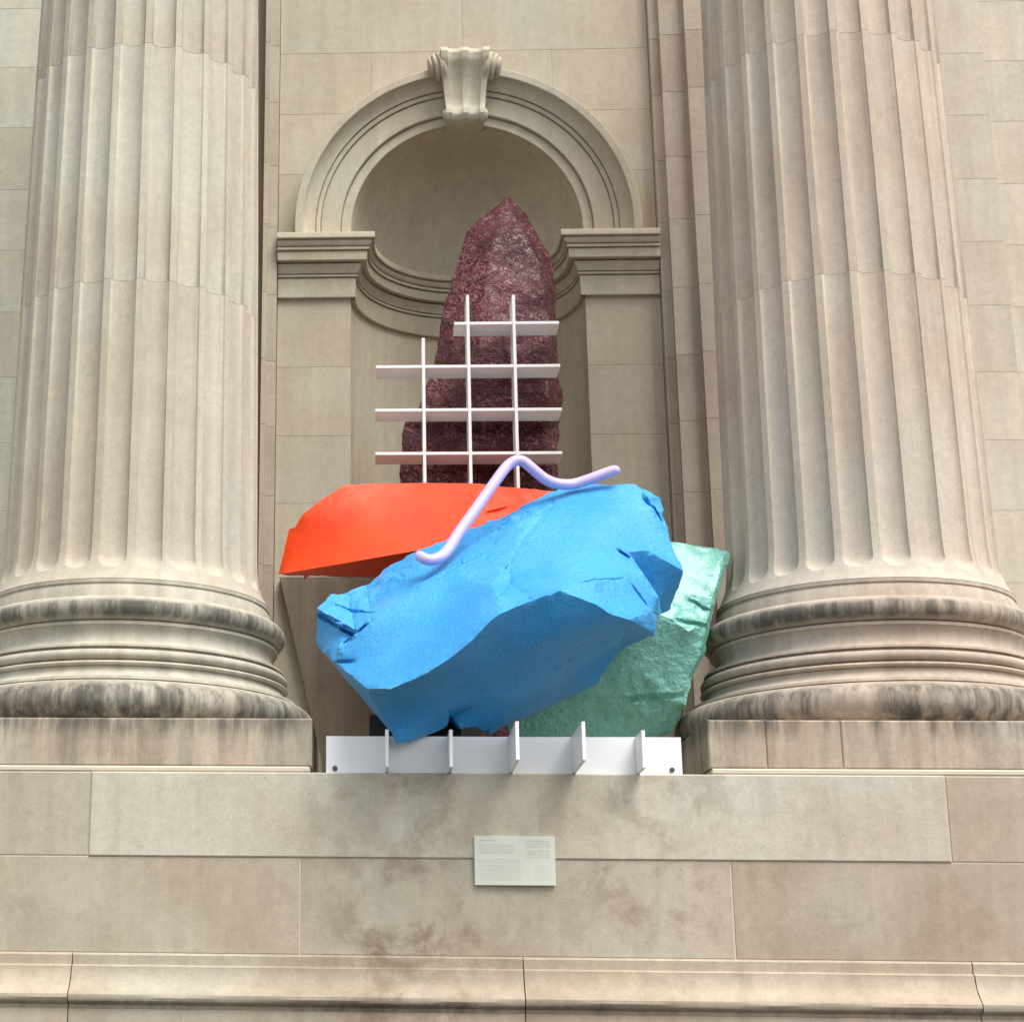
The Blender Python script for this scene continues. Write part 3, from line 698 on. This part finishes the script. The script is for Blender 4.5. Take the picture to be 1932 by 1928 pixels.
R = dict(r0=(-1.363, -1.900, -1.169), r1=(-1.296, -1.850, -0.855), r1b=(-1.260, -1.880, -0.852), r2=(-1.210, -1.900, -0.771), r3=(-1.117, -1.900, -0.695), r4=(-0.929, -1.850, -0.551), r5=(-0.476, -1.800, -0.527), r6=(-0.045, -1.850, -0.547), r7=(0.458, -1.700, -0.561), r8=(0.590, -1.700, -0.828),
    f1=(-1.306, -2.000, -1.189), f2=(-0.881, -2.280, -1.185), f3=(-0.425, -2.330, -1.116), f4=(0.113, -2.250, -1.007), g1=(-0.155, -2.280, -0.979), u1=(-1.308, -1.620, -1.116), u2=(-0.718, -1.550, -1.115), u3=(-0.230, -1.550, -1.126), u4=(0.297, -1.550, -1.123), P=(-0.689, -2.150, -0.943))
rock("boulder", R, [['r6','r7','r8','f4','g1'],['g1','f4','f3'],['f1','f2','f3','f4','r8','u4','u3','u2','u1'],['r0','f1','u1']],
     ['r0','r1','r1b','r2','r3','r4','r5','r6','r7','r8','u4','u3','u2','u1'], -1.45, 0.80, M_RED, 0.05, 0.003, 7.0, chip=0.003,
     fans=[('P', ['r0','r1','r1b','r2','r3','r4','r5','r6','g1','f3','f2','f1'])],
     label="vermilion red flat-topped boulder wedged behind the blue boulder", rough=[((0.212, -1.900, -0.700), 0.3, 0.016)], cracks=[((-0.015, -2.100, -0.816), (0.122, -2.000, -0.753), 0.012, 0.04)])

GR = dict(g0=(0.877, -2.360, -1.037), g1=(1.178, -2.360, -1.086), g2=(1.262, -2.360, -1.096), g3=(1.458, -2.360, -1.141), g4=(1.462, -2.380, -1.173), g5=(1.382, -2.460, -1.376), g6=(1.302, -2.500, -1.603), g7=(1.256, -2.500, -1.802), g8=(1.204, -2.500, -1.893), g9=(1.173, -2.500, -1.960), g10=(1.123, -2.500, -2.124), g11=(1.116, -2.420, -2.146), g12=(1.062, -2.300, -2.272), g13=(0.897, -2.280, -2.315), g14=(0.112, -2.280, -2.319), g15=(0.015, -2.350, -2.135), g16=(0.219, -2.360, -1.676),
    e3=(1.416, -2.420, -1.176), e5=(1.340, -2.530, -1.396), e6=(1.258, -2.600, -1.628), e7=(1.218, -2.580, -1.811), e9=(1.142, -2.530, -1.963), e10=(1.101, -2.490, -2.110),
    h0=(0.770, -2.660, -1.511), h1=(1.020, -2.680, -1.632), h2=(1.134, -2.680, -1.715), k0=(0.366, -2.360, -2.168), k1=(0.625, -2.360, -2.157), k2=(0.911, -2.400, -2.195), k3=(0.964, -2.420, -2.153), k4=(1.047, -2.460, -2.130), T=(1.134, -2.500, -1.342), Q=(0.796, -2.570, -1.929))
rock("boulder", GR, [['g3','g4','e3'],['g4','g5','e5','e3'],['g5','g6','e6','e5'],['g6','g7','e7','e6'],['g7','g8','g9','e9','e7'],['g9','g10','e10','e9'],['g10','g11','k4','e10'],
      ['g11','g12','g13','k2','k3','k4'],['k2','g13','g14','g15','k0','k1'],['g0','h0','g16']],
     ['g0','g1','g2','g3','g4','g5','g6','g7','g8','g9','g10','g11','g12','g13','g14','g15','g16'], -2.06, 0.9, M_GREEN, 0.04, 0.006, 12.0,
     fans=[('T', ['g0','g1','g2','g3','e3','e5','e6','h2','h1','h0']), ('Q', ['h0','h1','h2','e6','e7','e9','e10','k4','k3','k2','k1','k0','g15','g16'])],
     label="mint green crinkled slab boulder leaning behind the blue boulder at right",
     rough=[((1.218, -2.600, -1.562), 0.2, 0.02), ((0.892, -2.500, -2.093), 0.25, 0.02)], cracks=[((1.158, -2.600, -1.491), (1.311, -2.600, -1.579), 0.012, 0.03), ((1.065, -2.650, -1.638), (1.260, -2.600, -1.666), 0.016, 0.04), ((0.735, -2.500, -2.087), (1.098, -2.500, -2.067), 0.02, 0.035), ((0.619, -2.500, -1.803), (0.484, -2.500, -2.030), 0.02, 0.03)])

MR = dict(ap=(0.296, -0.450, 2.170))
RW = [[(0.139, -0.5, 2.011), (0.213, -0.6, 1.964), (0.312, -0.62, 1.954), (0.435, -0.45, 2.03)],
      [(-0.012, -0.55, 1.867), (0.162, -0.72, 1.788), (0.38, -0.72, 1.785), (0.484, -0.5, 1.883)],
      [(-0.054, -0.55, 1.753), (0.154, -0.8, 1.641), (0.431, -0.78, 1.646), (0.549, -0.46, 1.785)],
      [(-0.112, -0.6, 1.532), (0.107, -0.86, 1.419), (0.491, -0.84, 1.423), (0.64, -0.45, 1.587)],
      [(-0.181, -0.65, 1.297), (0.079, -0.92, 1.184), (0.524, -0.92, 1.179), (0.634, -0.52, 1.341)],
      [(-0.237, -0.7, 1.065), (0.053, -0.97, 0.956), (0.538, -0.95, 0.959), (0.623, -0.6, 1.096)],
      [(-0.272, -0.72, 0.856), (0.028, -1, 0.748), (0.529, -0.98, 0.751), (0.62, -0.65, 0.874)],
      [(-0.286, -0.72, 0.689), (0.024, -1.02, 0.578), (0.522, -1, 0.581), (0.617, -0.7, 0.689)],
      [(-0.323, -0.75, 0.629), (0.028, -0.93, 0.562), (0.506, -0.92, 0.561), (0.627, -0.7, 0.639)],
      [(-0.36, -0.78, 0.503), (0.003, -0.99, 0.427), (0.514, -0.96, 0.434), (0.643, -0.7, 0.523)],
      [(-0.412, -0.8, 0.357), (-0.002, -1.04, 0.273), (0.51, -1.03, 0.273), (0.626, -0.75, 0.367)],
      [(-0.517, -0.78, 0.235), (-0.043, -1.05, 0.143), (0.505, -1.04, 0.143), (0.613, -0.76, 0.234)],
      [(-0.525, -0.78, 0.186), (-0.038, -0.95, 0.128), (0.492, -0.93, 0.131), (0.608, -0.76, 0.185)],
      [(-0.542, -0.8, 0.026), (-0.081, -1, -0.039), (0.483, -0.98, -0.036), (0.587, -0.8, 0.02)],
      [(-0.55, -0.8, -0.103), (-0.086, -1.06, -0.184), (0.48, -1.05, -0.183), (0.583, -0.8, -0.108)],
      [(-0.555, -0.8, -0.159), (-0.082, -0.95, -0.205), (0.479, -0.96, -0.211), (0.582, -0.8, -0.164)],
      [(-0.565, -0.82, -0.591), (-0.092, -1, -0.64), (0.463, -1, -0.642), (0.566, -0.82, -0.595)],
      [(-0.571, -0.82, -1.362), (-0.105, -1, -1.399), (0.441, -1, -1.398), (0.542, -0.82, -1.361)]]
fc = []
for i, row in enumerate(RW):
    for j, p in enumerate(row): MR["%d_%d" % (i, j)] = p
    MR["%d_4" % i] = MR["%d_3" % i]
low = [(p[0], p[1], LEDGE + 0.002) for p in RW[-1]]
for j, p in enumerate(low): MR["%d_%d" % (len(RW), j)] = p
MR = {k: v for k, v in MR.items() if not k.endswith("_4")}
nr = len(RW) + 1
for i in range(nr - 1):
    for j in range(3): fc.append(["%d_%d" % (i, j), "%d_%d" % (i, j + 1), "%d_%d" % (i + 1, j + 1), "%d_%d" % (i + 1, j)])
for j in range(3): fc.append(["ap", "0_%d" % (j + 1), "0_%d" % j])
rock("boulder", MR, fc, ["ap"] + ["%d_3" % i for i in range(nr)] + ["%d_2" % (nr - 1), "%d_1" % (nr - 1)] + ["%d_0" % i for i in range(nr - 1, -1, -1)],
     -0.12, 0.86, M_MAROON, 0.04, 0.018, 10.0, label="tall dark maroon standing stone rising into the niche behind the white grid", angle=40)

# ------------------------------------------------------------------ white grid in front of the maroon stone
gr = thing("grid_frame", "white slatted grid standing in front of the maroon stone", "grid", (-0.0999, -1.25, -0.5309))
YG, DG = -1.30, 0.23
for (x, y0, y1) in ((-0.3869, 0.6871, -0.6624), (-0.0690, 1.0102, -0.6634), (0.2553, 1.0067, -0.6644)):
    box("upright_slat", x - 0.011, x + 0.011, YG - 0.004, YG + DG + 0.004, y1, y0, M_WHITE, gr, 0.002)
for (x0, x1, z) in ((-0.1663, 0.5729, 0.7958), (-0.7232, 0.5701, 0.4732), (-0.7281, 0.5710, 0.1506), (-0.7292, 0.5646, -0.1677)):
    box("cross_slat", x0, x1, YG, YG + DG, z - 0.011, z + 0.011, M_WHITE, gr, 0.002)

# ------------------------------------------------------------------ bent lilac tube
pts = [(-0.473, -3.360, -1.420), (-0.443, -3.390, -1.444), (-0.404, -3.380, -1.444), (-0.361, -3.360, -1.424), (-0.314, -3.320, -1.373), (-0.246, -3.260, -1.254), (-0.146, -3.200, -1.102), (-0.044, -3.140, -0.943), (0.023, -3.100, -0.841), (0.062, -3.080, -0.792), (0.108, -3.070, -0.763), (0.152, -3.060, -0.767), (0.199, -3.050, -0.804), (0.271, -3.020, -0.857), (0.333, -2.990, -0.878), (0.400, -2.970, -0.883), (0.468, -2.950, -0.871), (0.567, -2.950, -0.838), (0.669, -2.950, -0.799), (0.700, -2.950, -0.792)]
def tube(name, pts, r, mat, n=16, sub=5):
    P = [Vector(p) for p in pts]; Q = []
    for i in range(len(P) - 1):
        p0, p1, p2, p3 = P[max(0, i - 1)], P[i], P[i + 1], P[min(len(P) - 1, i + 2)]
        for s in range(sub):
            t = s / sub
            Q.append(0.5 * ((2 * p1) + (p2 - p0) * t + (2 * p0 - 5 * p1 + 4 * p2 - p3) * t * t + (3 * p1 - p0 - 3 * p2 + p3) * t ** 3))
    Q.append(P[-1]); base = Vector((Q[0].x, Q[0].y, min(q.z for q in Q) - r)); V = []; Fc = []
    u = Vector((0, 1, 0)); m = len(Q)
    rad = [r] * m
    ext = []
    d0 = (Q[0] - Q[1]).normalized(); d1 = (Q[-1] - Q[-2]).normalized()
    seq = [(Q[0] + d0 * r * math.sin(a), r * math.cos(a), d0 * -1) for a in (1.5, 1.2, 0.9, 0.6, 0.3)] + [(Q[i], r, (Q[min(i + 1, m - 1)] - Q[max(i - 1, 0)]).normalized()) for i in range(m)] + [(Q[-1] + d1 * r * math.sin(a), r * math.cos(a), d1) for a in (0.3, 0.6, 0.9, 1.2, 1.5)]
    for c, rr, d in seq:
        e1 = (u - d * u.dot(d)).normalized(); e2 = d.cross(e1)
        for k in range(n): t = 2 * math.pi * k / n; V.append(c + (e1 * math.cos(t) + e2 * math.sin(t)) * rr - base)
    for i in range(len(seq) - 1):
        for k in range(n): Fc.append([i * n + k, i * n + (k + 1) % n, (i + 1) * n + (k + 1) % n, (i + 1) * n + k])
    Fc.append(list(range(n))); Fc.append(list(range((len(seq) - 1) * n, len(seq) * n)))
    o = mesh(name, V, Fc, mat, None, 50); o.location = base
    return o
tag(tube("bent_tube", pts, 0.0325, M_LILAC), "pale lilac bent tube looping over the top of the blue boulder", "tube")

# ------------------------------------------------------------------ label panel on the podium
x0, z1 = -0.2024, -2.9980; x1, z0 = 0.2302, -3.2580
pq = thing("label_panel", "small pale printed label panel on the podium below the bracket", "sign", ((x0 + x1) / 2, YS, (z0 + z1) / 2))
pm = box("panel", x0 - pq.location.x, x1 - pq.location.x, -0.020, -0.0005, z0 - pq.location.z, z1 - pq.location.z, M_PLAQUE, None, 0.003)
pm.parent = pq
